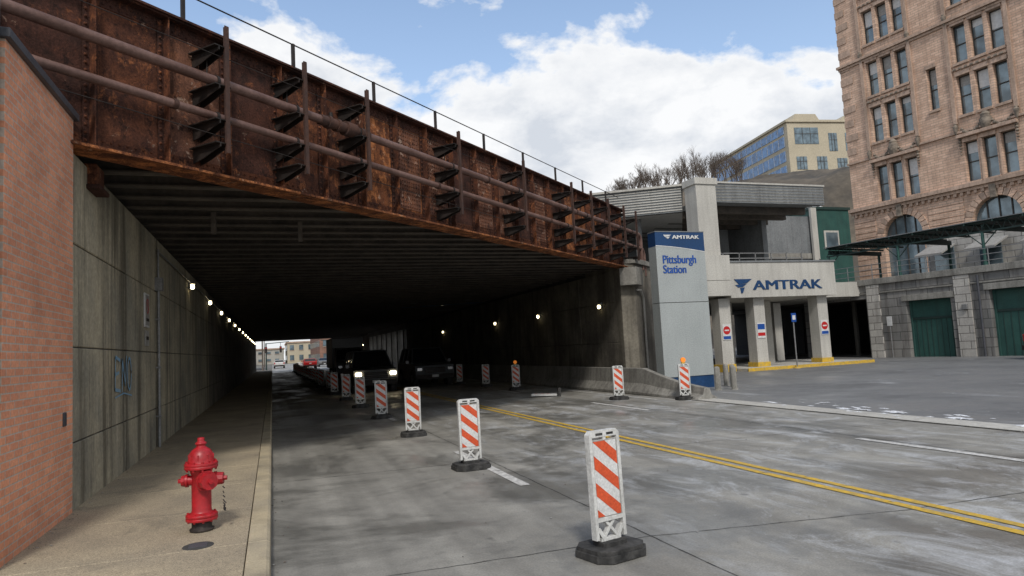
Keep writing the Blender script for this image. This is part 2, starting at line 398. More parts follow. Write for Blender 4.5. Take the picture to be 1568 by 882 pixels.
def stroke(pts,w=.045):
    for (y0,z0),(y1,z1) in zip(pts,pts[1:]):
        dy,dz=y1-y0,z1-z0;L=math.hypot(dy,dz) or 1;ny,nz=-dz/L*w/2,dy/L*w/2
        b.poly([(-2.038,y0-ny,z0-nz),(-2.038,y1-ny,z1-nz),(-2.038,y1+ny,z1+nz),(-2.038,y0+ny,z0+nz)],'graf')
stroke([(11.05,1.75),(10.75,1.8),(10.72,1.35),(11.08,1.32)]);stroke([(10.74,1.56),(10.98,1.58)])
stroke([(11.18,1.3),(11.2,1.78),(11.42,1.38),(11.5,1.82)])
stroke([(11.62+.14*math.cos(a*.5)+.1,1.55+.24*math.sin(a*.5)) for a in range(14)])
stroke([(10.7,1.24),(11.3,1.28),(11.9,1.22)],.02)
b.done('graffiti')

# ------------------------------------------------------------------ bridge
G0=Vector((-2.01,8.73,0));ds=Vector((.748,.663,0)).normalized();dn=Vector((.663,-.748,0)).normalized()
GX=Matrix(((ds.x,dn.x,0,G0.x),(ds.y,dn.y,0,G0.y),(0,0,1,0),(0,0,0,1)))
SE=18.0;ZB,ZT=4.13,6.12
b=B();b.x=GX
b.box(-5,SE,-.02,0,ZB+.03,ZT-.03,'rust')
b.box(-5,SE,-.22,.2,ZB,ZB+.03,'rustB');b.box(-5,SE,-.18,.16,ZB+.03,ZB+.05,'rust')
b.box(-5,SE,-.2,.18,ZT-.03,ZT,'rustD');b.box(-5,SE,-.16,.14,ZT-.05,ZT-.03,'rustD')
b.box(-5,SE,.0,.016,ZB+.05,ZB+.20,'rust');b.box(-5,SE,.0,.016,ZT-.20,ZT-.05,'rustD')
def rivet(s,n,z,r=.02,k='rust'):
    vs=[];
    for q,h in((r,0),(r*.62,r*.8)):
        for i in range(6):
            t=math.pi*i/3;vs.append((s+q*math.cos(t),n+h,z+q*math.sin(t)))
    b.add(vs,[(i,(i+1)%6,6+(i+1)%6,6+i) for i in range(6)]+[tuple(range(6,12))],k,True)
st=[-4.2,-3.1,-2.0,-.95,.10]+[.10+.92*i for i in range(1,20)]
pal=['rustB','rust','rustC','rustB','rustD','rustB','rust','rustC','rustD','rust','rustB','rustC']
for i,(q,q2) in enumerate(zip(st,st[1:])):
    if q2>SE: break
    b.box(q,q2,.002,.006,ZB+.2,ZT-.2,pal[(i*5+i//3)%12])
for q in st:
    if q>SE-.1: continue
    b.box(q-.007,q+.007,.016,.14,ZB+.05,ZT-.05,'rust')
    b.box(q-.085,q+.085,.0165,.032,ZB+.06,ZT-.06,'rustD')
    n=20
    for i in range(n):
        z=ZB+.12+i*(ZT-ZB-.24)/(n-1)
        rivet(q-.055,.032,z,.022);rivet(q+.055,.032,z,.022)
s=-4.9
while s<SE-.05:
    rivet(s,.016,ZB+.10);rivet(s+.05,.016,ZB+.16);rivet(s,.016,ZT-.10,k='rustD');rivet(s+.05,.016,ZT-.16,k='rustD');s+=.1
for q0 in(st[10]+.12,st[11]+.12,st[13]+.12,st[16]+.12):
    b.box(q0,q0+.68,.0065,.02,ZB+.23,ZT-.23,'rustC')
    for i in range(9):
        for j in range(19): rivet(q0+.06+i*.07,.02,ZB+.28+j*.08,.018,'rust')
b.x=None
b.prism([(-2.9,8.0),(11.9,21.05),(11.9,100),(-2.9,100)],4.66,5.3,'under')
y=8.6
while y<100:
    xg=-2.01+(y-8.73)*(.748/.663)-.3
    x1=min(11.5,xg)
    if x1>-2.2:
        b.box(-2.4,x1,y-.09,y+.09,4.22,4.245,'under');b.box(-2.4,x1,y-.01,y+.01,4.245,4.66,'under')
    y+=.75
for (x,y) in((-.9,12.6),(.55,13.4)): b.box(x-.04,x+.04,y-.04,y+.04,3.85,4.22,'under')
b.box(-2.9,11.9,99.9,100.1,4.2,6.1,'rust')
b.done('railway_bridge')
b=B();b.x=GX
s=-2.5
while s<SE+.2:
    b.box(s-.022,s+.022,-.08,-.035,ZT,ZT+.5,'black');s+=1.93
b.cyl((-4.5,-.055,ZT+.49),(SE,-.055,ZT+.49),.011,k='black',n=6)
b.done('bridge_handrail')
b=B();b.x=GX
ZU,ZL=5.34,4.86;NP=.36;RU,RL=.068,.054
b.cyl((-4.5,NP,ZU),(SE+.6,NP,ZU),RU,k='pipe',n=20)
b.cyl((-4.5,NP,ZL),(SE+.9,NP,ZL),RL,k='pipe',n=20)
for s0,z,r in[(-2,ZU,.08),(3.55,ZU,.105),(3.75,ZU,.105),(8.4,ZU,.08),(13.2,ZU,.08),(.9,ZL,.066),(6.5,ZL,.066),(11.5,ZL,.066)]:
    b.cyl((s0,NP,z),(s0+.06,NP,z),r,k='postrust',n=20)
b.cyl((3.4,NP,ZU),(4.25,NP,ZU),.085,k='postrust',n=20);b.cyl((3.95,NP,ZU),(4.18,NP,ZU),.12,k='postrust',n=20)
b.cyl((4.3,NP,ZU),(4.5,NP,ZU),.1,k='postrust',n=20);b.cyl((3.65,NP,ZU),(3.65,NP,ZU+.17),.03,k='black',n=8)
for i in range(6):
    t0,t1=R(90)-i*R(15),R(90)-(i+1)*R(15)
    for zz,L,r in((ZU,.6,RU),(ZL,.9,RL)):
        b.cyl((SE+L+.25*math.cos(t0),NP,zz-.25+.25*math.sin(t0)),(SE+L+.25*math.cos(t1),NP,zz-.25+.25*math.sin(t1)),r,k='pipe',n=14,caps=False)
b.cyl((SE+.85,NP,ZU-.25),(SE+.85,NP,4.1),RU,k='pipe');b.cyl((SE+1.15,NP,ZL-.25),(SE+1.15,NP,3.9),RL,k='pipe')
arm=[(.02,-.24),(.10,-.225),(.22,-.19),(.34,-.14),(.46,-.09),(.56,-.06),(.56,0),(.02,0)]
for s0 in[-2.6,-1.25,1.53,2.9,4.28,7.03,9.8,12.57,13.95,15.3,16.7,17.9]:
    b.box(s0-.006,s0+.006,.53,.585,4.33,6.03,'postrust')
    b.box(s0-.032,s0+.032,.586,.596,4.33,6.03,'postrust')
    for z in(4.45,4.76,5.22,5.74):
        b.prism([(p[0],z+p[1]*.75) for p in arm],s0-.10,s0-.085,'black','x')
        b.prism([(p[0],z+p[1]*.75) for p in arm],s0+.0081,s0+.022,'black','x')
        b.box(s0-.16,s0+.08,.02,.56,z,z+.014,'black')
    for z,r in((ZU,RU),(ZL,RL)): b.cyl((s0-.02,NP,z),(s0+.02,NP,z),r+.012,k='black',n=16)
    b.cyl((s0-.04,NP-.12,5.22),(s0-.04,NP-.12,5.74),.01,k='black',n=5)
b.cyl((-4,.52,5.62),(SE,.52,5.62),.006,k='black',n=5);b.cyl((-4,.52,4.6),(9,.48,4.5),.006,k='black',n=5)
b.done('pipe_rack')
# ------------------------------------------------------------------ right abutment + wing wall
b=B()
segs=[(20.6,60),(85,100)]
for a,c in segs:
    y=a
    while y<c-.1:
        y2=min(c,y+3.3)
        for z0,z1 in((0,1.6),(1.6,3.0),(3.0,4.1)): b.box(11.2+random.uniform(-.003,.003),11.9,y+.01,y2-.01,z0+.006,z1-.006,'conc_d')
        y=y2
    b.box(11.26,12,a+.05,c-.05,-.05,4.4,'joint')
for i in range(8): b.box(11.15,11.75,61+i*3.3,61.6+i*3.3,0,4.3,'conc')
b.box(11.1,11.8,60,85,3.7,4.22,'conc')
b.prism([(11.2,20.55),(11.6,20.3),(14.6,22.95),(19.3,27.2),(19.3,58),(12,58)],-.05,4.25,'conc_d')
b.prism([(11.15,20.6),(11.62,20.2),(14.7,22.92),(14.4,23.3)],4.25,4.42,'conc')
b.prism([(11.05,20.3),(11.5,19.95),(12.0,20.4),(11.6,20.8)],3.5,4.1,'conc')
b.done('wing_wall',bevel=.012,seg=1)
b=B();b.cyl((12.15,20.72,.4),(12.15,20.72,3.1),.035,k='conc_l');b.cyl((12.15,20.72,3.1),(11.95,20.5,3.35),.035,k='conc_l');b.cyl((11.95,20.5,3.35),(11.7,20.3,3.35),.035,k='conc_l')
b.done('drain_pipe')
b=B();prof=[(-.3,0),(-.3,.08),(-.13,.33),(-.08,.78),(.08,.78),(.13,.33),(.3,.08),(.3,0)]
yy=[15.4,16.6,17.6,18.4]+[21.4+3*i for i in range(13)];hh=[.30,.42,.6,.78]+[.78]*13
xx=[10.75,10.72,10.7,10.68]+[10.62]*13
vs=[];
for y,h,x in zip(yy,hh,xx):
    for p in prof: vs.append((x+p[0],y,p[1]*h/.78+.01))
n=8;fs=[(j*n+i,j*n+(i+1)%n,(j+1)*n+(i+1)%n,(j+1)*n+i) for j in range(len(yy)-1) for i in range(n)]
fs+=[tuple(range(n)),tuple(range(len(vs)-n,len(vs)))]
b.add(vs,fs,'conc');b.done('concrete_barrier',bevel=.015)

# ------------------------------------------------------------------ delineators
def clip(poly,a,b_,c):
    out=[]
    for i in range(len(poly)):
        p,q=poly[i],poly[(i+1)%len(poly)]
        dp=a*p[0]+b_*p[1]-c;dq=a*q[0]+b_*q[1]-c
        if dp>=0: out.append(p)
        if dp*dq<0:
            t=dp/(dp-dq);out.append((p[0]+(q[0]-p[0])*t,p[1]+(q[1]-p[1])*t))
    return out
def delin(light=False):
    b=B()
    oc=lambda w,d,c:[(-w+c,-d),(w-c,-d),(w,-d+c),(w,d-c),(w-c,d),(-w+c,d),(-w,d-c),(-w,-d+c)]
    b.prism(oc(.25,.22,.09),0,.055,'rubber');b.prism(oc(.235,.205,.085),.055,.085,'rubber');b.prism(oc(.12,.09,.03),.085,.115,'rubber')
    for sx in(-1,1):
        b.box(min(sx*.125,sx*.155),max(sx*.125,sx*.155),-.03,.03,.13,.91,'white')
        b.hexa([(sx*.05-.018,-.025,.1),(sx*.05+.018,-.025,.1),(sx*.05+.018,.025,.1),(sx*.05-.018,.025,.1),
                (sx*.125-.018,-.025,.22),(sx*.125+.02,-.025,.22),(sx*.125+.02,.025,.22),(sx*.125-.018,.025,.22)],'white')
        b.prism([(sx*.07,.12),(sx*.10,.12),(-sx*.04,.28),(-sx*.07,.28)],-.02+.001*sx,.02+.001*sx,'white','y')
    b.box(-.1,.1,-.022,.022,.10,.14,'white')
    b.box(-.125,.125,-.02,.02,.275,.885,'white')
    b.box(-.14,.14,-.029,.029,.262,.292,'white')
    b.prism([(-.155,.905),(.155,.905),(.155,.93),(.125,.958),(-.125,.958),(-.155,.93)],-.03,.03,'white','y')
    for x in(-.055,.055): b.box(x-.035,x+.035,-.034,-.0305,.92,.938,'rubber')
    for x in(-.14,0,.14): b.box(x-.014,x+.014,-.028,.028,.88,.907,'white')
    r=[(-.118,.30),(.118,.30),(.118,.875),(-.118,.875)]
    r2=[(-.1235,.2935),(.1235,.2935),(.1235,.8825),(-.1235,.8825)]
    for sgn in(-1,1):
        b.poly([(p[0],sgn*.0212,p[1]) for p in r2],'signg')
        b.poly([(p[0],sgn*.0228,p[1]) for p in r],'whites')
        c0=.16
        while c0<1.2:
            pl=clip(clip(r,.82,1,c0),-.82,-1,-(c0+.102))
            if len(pl)>2: b.poly([(p[0],sgn*.0245,p[1]) for p in pl],'orange')
            c0+=.205
    if light:
        b.box(-.05,.05,-.03,.03,.96,1.0,'yellow');b.cyl((0,-.03,1.06),(0,.03,1.06),.065,k='amber',n=16)
    return b.done('traffic_delineator',bevel=.004,seg=2,recalc=True)
d0=delin();dl=delin(True)
dl.location=(10.4,15.9,0);dl.rotation_euler=(0,0,R(-12))
d0.location=(2.46,4.95,0);d0.rotation_euler=(R(-1.5),0,R(14))
for i in range(1,21): inst(d0,(2.55+random.uniform(-.08,.08) if i>1 else 2.57,5.05+4.28*i,0),R(random.uniform(-10,8)),R(random.uniform(-2,2)))
for p in[(9.26,17.5,-5),(8.7,28.5,-14),(8.5,32.2,8)]: inst(d0,(p[0],p[1],0),R(p[2]))
inst(dl,(8.8,24.9,0),R(-8))
for i in range(12): inst(d0,(2.7+i*.16,90+i*3.2,0),R(random.uniform(-8,8)))
inst(d0,(8.7,20.4,.05),R(70),R(-88))

# ------------------------------------------------------------------ hydrant
b=B();c=(0,0,0)
b.lathe(c,[(0,0),(.10,0),(.105,.02),(.085,.03),(.085,.11),(0,.11)],'hblack')
b.lathe(c,[(.13,.095),(.135,.10),(.135,.12),(.125,.125),(.135,.127),(.135,.147),(.13,.152),(.09,.165),(.083,.185),(.083,.50),(.096,.53),(.1,.55)],'red',28)
b.lathe(c,[(.1,.55),(.142,.553),(.142,.575),(.137,.577),(.142,.58),(.142,.602),(.113,.607),(.11,.64),(.10,.685),(.075,.72),(.045,.742),(.04,.747),(.04,.765),(.05,.768),(.05,.78),(.03,.795),(.03,.825),(0,.83)],'red',28)
for i in range(10):
    t=2*math.pi*i/10
    for z0,z1,r in((.535,.62,.125),(.085,.165,.118)): b.cyl((r*math.cos(t),r*math.sin(t),z0),(r*math.cos(t),r*math.sin(t),z1),.011,k='red',n=6)
for i in range(8):
    t=2*math.pi*i/8;b.box(.105*math.cos(t)-.006,.105*math.cos(t)+.006,.105*math.sin(t)-.006,.105*math.sin(t)+.006,.60,.68,'red')
for d,L,r in(((1,0),.19,.05),((-1,0),.165,.045),((.55,-.835),.20,.07)):
    z=.45
    b.cyl((0,0,z),(d[0]*.12,d[1]*.12,z),r,k='red',n=20)
    b.cyl((d[0]*.11,d[1]*.11,z),(d[0]*.13,d[1]*.13,z),r*1.3,k='red',n=20)
    b.cyl((d[0]*.135,d[1]*.135,z),(d[0]*L,d[1]*L,z),r*1.15,r*1.05,k='red',n=10,smooth=False)
    b.cyl((d[0]*L,d[1]*L,z),(d[0]*(L+.03),d[1]*(L+.03),z),.022,k='red',n=5,smooth=False)
for i in range(14):
    t=i/13;z=.42-.24*math.sin(math.pi*t*.75)
    b.cyl((.18+.02*t,-.04*t,z),(.19+.02*t+.008*(i%2),-.04*t-.005,z-.018),.006,k='hblack',n=5)
b.done('fire_hydrant',(-.63,6.92,.15),R(-8),bevel=.003,seg=2)

# ------------------------------------------------------------------ vehicles (front faces -y)
def car(name,paint,loc,rz,lights=False,h=1.75,L=2.35):
    b=B();w=.94;zb=1.08
    pr=[(-L,.42),(-L-.04,.62),(-L+.08,.98),(-1.25,1.08),(L-.12,1.12),(L,.95),(L,.42),(L-.15,.32),(-L+.2,.3)]
    b.prism(pr,-w,w,paint,'x')
    y0,y1,y2,y3=-1.22,-.55,L-.3,L-.12
    b.hexa([(-w+.06,y0,zb),(w-.06,y0,zb),(w-.06,y3,zb+.04),(-w+.06,y3,zb+.04),(-.7,y1,h-.05),(.7,y1,h-.05),(.7,y2,h-.05),(-.7,y2,h-.05)],'carglass')
    b.hexa([(-.72,y1-.04,h-.06),(.72,y1-.04,h-.06),(.72,y2+.04,h-.06),(-.72,y2+.04,h-.06),(-.64,y1+.1,h),(.64,y1+.1,h),(.64,y2-.1,h),(-.64,y2-.1,h)],paint)
    for sx in(-1,1):
        a=sx*(w-.05);t=sx*.71
        b.cyl((a,y0,zb),(t,y1,h-.04),.035,k=paint,n=6);b.cyl((a,y3,zb),(t,y2,h-.04),.05,k=paint,n=6)
        for yy in(.2,1.2): b.cyl((a,yy,zb),(t,yy,h-.04),.03,k=paint,n=6)
        b.box(min(sx*.98,sx*1.14),max(sx*.98,sx*1.14),-.98,-.86,1.08,1.24,paint)
        for yy in(-1.5,1.45):
            b.cyl((sx*.70,yy,.36),(sx*.955,yy,.36),.44,k='rubber',n=24);b.cyl((sx*.72,yy,.36),(sx*.97,yy,.36),.36,k='rubber',n=24)
            b.cyl((sx*.9,yy,.36),(sx*.98,yy,.36),.22,k='steel',n=10)
        x0,x1=sorted((sx*.62,sx*.86))
        b.box(x0,x1,-L-.045,-L+.1,.74,.88,'head' if lights else 'chrome')
        b.box(x0+.06,x1-.06,-L-.05,-L+.05,.44,.50,'chrome')
        b.box(min(sx*.7,sx*.9),max(sx*.7,sx*.9),L-.1,L+.02,.75,1.05,'signr')
    b.box(-.5,.5,-L-.05,-L+.1,.62,.88,'black')
    for i in range(3): b.box(-.48,.48,-L-.06,-L,.66+i*.08,.68+i*.08,'chrome')
    b.box(-.9,.9,-L-.09,-L+.1,.36,.56,'black');b.box(-.16,.16,-L-.1,-L-.08,.42,.54,'whites')
    b.box(-.9,.9,L-.1,L+.09,.38,.58,'black');b.box(-.16,.16,L+.02,L+.04,.75,.87,'whites')
    return b.done(name,loc,rz,bevel=.035,seg=3)
car('suv','cargrey',(4.2,32.3,0),0,True,1.85)
car('suv','cargrey',(7.3,34.5,0),0,False,1.85)
car('car','carred',(5.3,108,0),R(180),False,1.5)
car('car','cargrey',(8.3,122,0),0,False,1.5)
car('car','whites',(1.2,135,0),R(180),False,1.5)
car('suv','carblack',(31.2,18.0,.01),R(60),False,1.8)
b=B();b.box(-1.15,1.15,-1.2,4.2,.75,3.0,'truckg');b.box(-1.12,1.12,-1.24,-1.201,.8,2.95,'cargrey');b.prism([(-3.2,.4),(-3.25,1.1),(-2.7,1.35),(-2.2,2.2),(-1.3,2.25),(-1.3,.4)],-1,1,'cargrey','x')
b.hexa([(-.9,-2.72,1.38),(.9,-2.72,1.38),(.9,-2.6,1.38),(-.9,-2.6,1.38),(-.85,-2.28,2.1),(.85,-2.28,2.1),(.85,-2.1,2.1),(-.85,-2.1,2.1)],'carglass')
for sx in(-1,1):
    for y in(-2.4,2.6): b.cyl((sx*.7,y,.42),(sx*1.05,y,.42),.42,k='rubber',n=20)
    b.box(min(sx*.6,sx*.9),max(sx*.6,sx*.9),-3.28,-3.2,.75,.95,'chrome')
b.done('box_truck',(5.35,54,0),0,bevel=.04)

# ------------------------------------------------------------------ pylon sign
b=B();x0,x1,y0,y1=11.66,13.5,18.9,19.35
b.box(x0+.12,x1-.0,y0+.03,y1-.03,.0,.42,'navy')
b.box(x0,x1,y0,y1,.42,2.78,'pylon');b.box(x0,x1,y0,y1,2.8,4.62,'pylon');b.box(x0+.03,x1-.03,y0+.03,y1-.03,2.6,2.9,'joint')
b.box(x0,x1,y0,y1,4.62,5.08,'navy');b.box(x0-.01,x1+.01,y0-.01,y1+.01,5.08,5.11,'trim')
arc=[(x0+(x1-x0)*i/12,4.62-.20*(i/12)**1.5) for i in range(13)]
b.poly([(x0,y0-.004,4.63)]+[(p[0],y0-.004,p[1]) for p in arc]+[(x1,y0-.004,4.63)],'navy')
for (p,q) in zip(arc,arc[1:]): b.poly([(p[0],y0-.008,p[1]),(q[0],y0-.008,q[1]),(q[0],y0-.008,q[1]+.025),(p[0],y0-.008,p[1]+.025)],'whites')
def TM(x,y,z,sx=1,sz=1): return Matrix(((sx,0,0,x),(0,0,-1,y),(0,sz,0,z),(0,0,0,1)))
for dx in(0,.012,.022): 
    b.text('Pittsburgh',.345,TM(x0+.2+dx,y0-.01-dx*.1,4.06,.9,1.1),'signb',.002)
    b.text('Station',.345,TM(x0+.2+dx,y0-.01-dx*.1,3.74,.9,1.1),'signb',.002)
    b.text('AMTRAK',.17,TM(x0+.62+dx,y0-.012-dx*.1,4.86,1.5,1),'whites',.002)
b.poly([(x0+.3,y0-.012,4.99),(x0+.6,y0-.012,4.99),(x0+.48,y0-.012,4.93),(x0+.36,y0-.012,4.92)],'whites')
b.poly([(x0+.38,y0-.012,4.90),(x0+.55,y0-.012,4.93),(x0+.48,y0-.012,4.86)],'whites')
b.done('station_sign_pylon',bevel=.003,seg=1)
for p in[(12.75,17.7),(13.15,17.45),(13.75,18.3),(13.95,18.9)]:
    b=B();b.lathe((p[0],p[1],0),[(.085,0),(.085,.66),(.075,.70),(.04,.725),(0,.73)],'conc',18)
    b.lathe((p[0],p[1],0),[(.11,.0),(.11,.03),(.085,.035)],'conc',18);b.done('bollard')

# ------------------------------------------------------------------ modern station entrance
b=B();YF=26.
for i,x in enumerate((19.4,21.3,25.0)):
    w=.3
    b.box(x-w,x+w,YF,YF+.6,.35,3.32,'conc_l');b.box(x-w-.05,x+w+.05,YF-.05,YF+.65,0,.35,'yellow')
for x,y in((22.2,29.5),(23.9,28.6),(26.6,31),(20.5,33),(24.5,35)):
    b.box(x-.25,x+.25,y,y+.5,0,3.3,'conc_l')
b.box(19.55,25.6,YF-.35,YF+.0,3.32,4.93,'conc_l')
b.box(19.5,25.65,YF-.40,YF+.0,4.932,5.0,'trim')
b.box(19.56,25.59,YF+.002,30,3.325,4.6,'conc_l');b.box(25.61,32.5,29.5,30.0,3.45,4.25,'conc_l')
b.box(19.5,31.0,30.001,44,3.35,3.7,'conc')
b.box(18.05,19.5,YF-.5,YF+.9,3.42,4.1,'conc_l');b.box(18.05,19.5,YF-.5,YF+.9,4.12,5.25,'conc_l')
b.box(18.35,19.42,YF+.0,YF+.9,5.25,8.9,'conc_l')
b.box(18.28,19.5,YF-.06,YF+.96,8.6,8.9,'conc_l')
b.box(19.55,26.0,YF+.3,YF+.7,7.85,8.75,'trim');b.box(19.5,26.05,YF+.25,YF+.75,8.75,8.83,'conc_l')
for i in range(6): b.box(19.55,26.0,YF+.285,YF+.299,7.92+i*.14,7.95+i*.14,'conc')
b.box(19.55,26,YF+.72,38,7.95,8.2,'trim')
for i in range(7): b.box(19.6,25.9,YF+1.5+i*1.4,YF+1.75+i*1.4,7.6,7.94,'under')
b.box(19.6,25.2,37,37.3,3.7,7.95,'dark')
for x in(20.4,22.2,24.0): b.box(x,x+.12,36.9,36.99,3.7,7.9,'steel')
b.box(25.2,25.5,30,37,3.7,7.9,'trim');b.box(23.9,24.5,32,32.4,3.7,7.9,'trim')
b.box(21.2,21.35,29,29.15,3.7,7.95,'greend')
for z in(5.1,5.35,5.6): b.box(19.6,25.5,27.5,27.54,z,z+.04,'steel')
for i in range(7): b.box(19.7+i*.95,19.74+i*.95,27.5,27.54,4.6,5.64,'steel')
L0=Vector((18.3,27.1,0));dl_=Vector((-.837,.547,0));nn=Vector((-.547,-.837,0))
LX=Matrix(((dl_.x,nn.x,0,L0.x),(dl_.y,nn.y,0,L0.y),(0,0,1,0),(0,0,0,1)))
b.x=LX
b.box(0,16,-.3,0,7.55,8.75,'trim')
for i in range(9): b.box(0,16,.0,.03,7.62+i*.125,7.67+i*.125,'conc_l')
b.box(-.1,16,-9,.12,8.75,8.85,'conc_l');b.box(0,16,-9,-.35,7.6,7.75,'whites')
b.box(0,16,-9,-8.8,4.2,7.6,'trim')
for i in range(5): b.box(2+i*3,2.3+i*3,-1.5,-1.2,4.2,7.6,'trim')
b.box(0,16,-4.2,-4,4.2,5.6,'blueglass')
b.x=None
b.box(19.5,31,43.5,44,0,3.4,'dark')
for i in range(6):
    b.box(19.9+i*1.8,21.2+i*1.8,43.42,43.49,.1,2.6,'glass');b.box(20.5+i*1.8,20.56+i*1.8,43.38,43.41,.1,2.6,'steel')
b.box(19.8,27,25.2,30.5,.012,.14,'conc_l');b.box(19.78,27.02,25.15,25.199,.012,.15,'yellow')
for dx in(0,.02,.04,.06): b.text('AMTRAK',.62,TM(20.75+dx,YF-.362-dx*.1,3.66,1.60,1),'navy',.01)
def lg(pts): b.prism(pts,YF-.375,YF-.352,'navy','y')
lg([(19.75,4.16),(20.72,4.16),(20.45,3.98),(20.0,3.92)]);lg([(19.8,3.9),(20.42,3.95),(20.2,3.8),(19.95,3.78)]);lg([(20.05,3.75),(20.3,3.78),(20.2,3.55),(20.1,3.5)])
b.done('station_entrance',bevel=.008,seg=1)
for x,k in((19.4,'signr'),(21.3,'signb'),(25.0,'signr')):
    b=B();b.box(x-.22,x+.22,YF-.03,YF-.003,1.45,2.15,'whites')
    if k=='signr' :
        b.cyl((x,YF-.036,1.88),(x,YF-.031,1.88),.19,k='signr',n=20);b.box(x-.12,x+.12,YF-.042,YF-.037,1.85,1.91,'whites')
        b.box(x-.2,x+.2,YF-.036,YF-.031,1.48,1.62,'signb')
    else:
        b.box(x-.2,x+.2,YF-.036,YF-.031,1.85,2.1,'signb');b.box(x-.2,x+.2,YF-.036,YF-.031,1.55,1.7,'signr')
    b.done('traffic_sign')
b=B();b.cyl((22.3,25.0,0),(22.3,25.0,2.5),.03,k='steel');b.box(22.17,22.43,24.95,24.97,2.1,2.5,'signb');b.box(22.22,22.38,24.94,24.948,2.2,2.4,'whites');b.lathe((22.3,25,0),[(.15,.012),(.15,.06),(.03,.08)],'yellow');b.done('parking_sign')

# ------------------------------------------------------------------ retaining wall, gates, platform canopy (local frame)
ROT=math.atan2(-.991,.132)
b=B()
ops=[(-2.6,.95,-.1,3.25),(3.2,5.5,-.1,2.95),(7.3,10.2,-.1,3.15),(13,15.3,-.1,2.95)]
b.wall(-3.2,30,-.1,4.0,ops,0,.6,'stoneD')
for q in(1.05,5.75,10.4,16):
    b.box(q,q+.75,-.08,-.003,-.1,3.98,'stoneL')
b.box(-3.3,30,-.12,.7,4.0,4.32,'conc');b.box(-3.3,30,-.06,-.004,3.5,3.58,'conc')
for x0,x1,z in((3.2,5.5,2.95),(7.3,10.2,3.15),(13,15.3,2.95)):
    b.box(x0-.2,x1+.2,-.07,-.003,z,z+.3,'conc');
    b.box(x0,x1,.35,.42,-.05,z,'green')
    n=9
    for i in range(n): b.box(x0+(x1-x0)*i/n+.01,x0+(x1-x0)*i/n+.035,.325,.349,0,z*.66,'greend')
    b.box(x0,x1,.31,.349,z*.66,z*.7,'greend')
    for sx in(x0,x1-.1): b.box(sx,sx+.1,.28,.349,0,z,'green')
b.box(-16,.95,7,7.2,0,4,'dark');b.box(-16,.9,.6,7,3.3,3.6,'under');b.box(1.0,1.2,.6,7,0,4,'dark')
for i in range(3): b.box(-2.2+i,-2+i,3,3.2,0,3.3,'conc')
b.box(1.2,30,.62,22,-.05,4.15,'conc_d');b.box(-16,1.2,7.2,22,-.05,4.15,'conc_d')
b.cyl((2.3,-.12,0),(2.3,-.12,2.2),.03,k='steel');b.box(2.15,2.45,-.16,-.14,1.7,2.2,'whites')
b.cyl((6.9,-.08,0),(6.9,-.08,3.9),.05,k='copingm');b.box(6.1,6.35,-.2,-.081,2.3,2.55,'steel')
b.done('retaining_wall',(31.0,30.1,0),ROT,bevel=.01,seg=1)
b=B()
for z in(4.55,4.85,5.12): b.cyl((-3.2,.1,z),(30,.1,z),.02,k='steel',n=6)
for i in range(22): b.cyl((-3.1+i*1.5,.1,4.3),(-3.1+i*1.5,.1,5.14),.025,k='steel',n=6)
b.done('railing',(31.0,30.1,0),ROT)
b=B()
for z in(5.95,6.42): b.box(-1.7,30,.5,.62,z,z+.07,'greend')
q=-1.7
while q<29.5:
    b.cyl((q,.56,5.98),(q+.24,.56,6.45),.018,k='greend',n=5);b.cyl((q+.24,.56,6.45),(q+.48,.56,5.98),.018,k='greend',n=5);q+=.48
for q in(-1.6,2.7,7.,11.3,15.6,19.9):
    b.cyl((q,.56,4.2),(q,.56,5.95),.07,k='green',n=12);b.cyl((q,.56,4.2),(q,.56,4.5),.1,k='green',n=12)
    for sx in(-1,1): b.cyl((q,.56,5.3),(q+sx*.65,.56,5.95),.025,k='greend',n=6)
    b.cyl((q,5.2,4.2),(q,5.2,6.2),.08,k='green',n=10)
    b.box(q-.06,q+.06,.63,5.4,6.1,6.35,'greend')
for k in range(24): b.box(-1.5+k*1.3,-1.44+k*1.3,.3,5.5,6.38,6.49,'greend')
b.hexa([(-1.7,.3,6.5),(30,.3,6.5),(30,5.5,6.62),(-1.7,5.5,6.62),(-1.7,.3,6.54),(30,.3,6.54),(30,5.5,6.67),(-1.7,5.5,6.67)],'trim')
b.box(-1,30,9.2,9.5,4.15,7.6,'stoneL')
for i in range(11): b.box(-.5+i*2.7,.7+i*2.7,9.1,9.19,4.3,6.6,'glass')
for i in range(10): b.hexa([(-.8+i*3,7.5,5.9),(.9+i*3,7.5,5.9),(.9+i*3,9,6.5),(-.8+i*3,9,6.5),(-.8+i*3,7.5,6.0),(.9+i*3,7.5,6.0),(.9+i*3,9,6.6),(-.8+i*3,9,6.6)],'signg')
b.done('platform_canopy',(31.0,30.1,0),ROT)

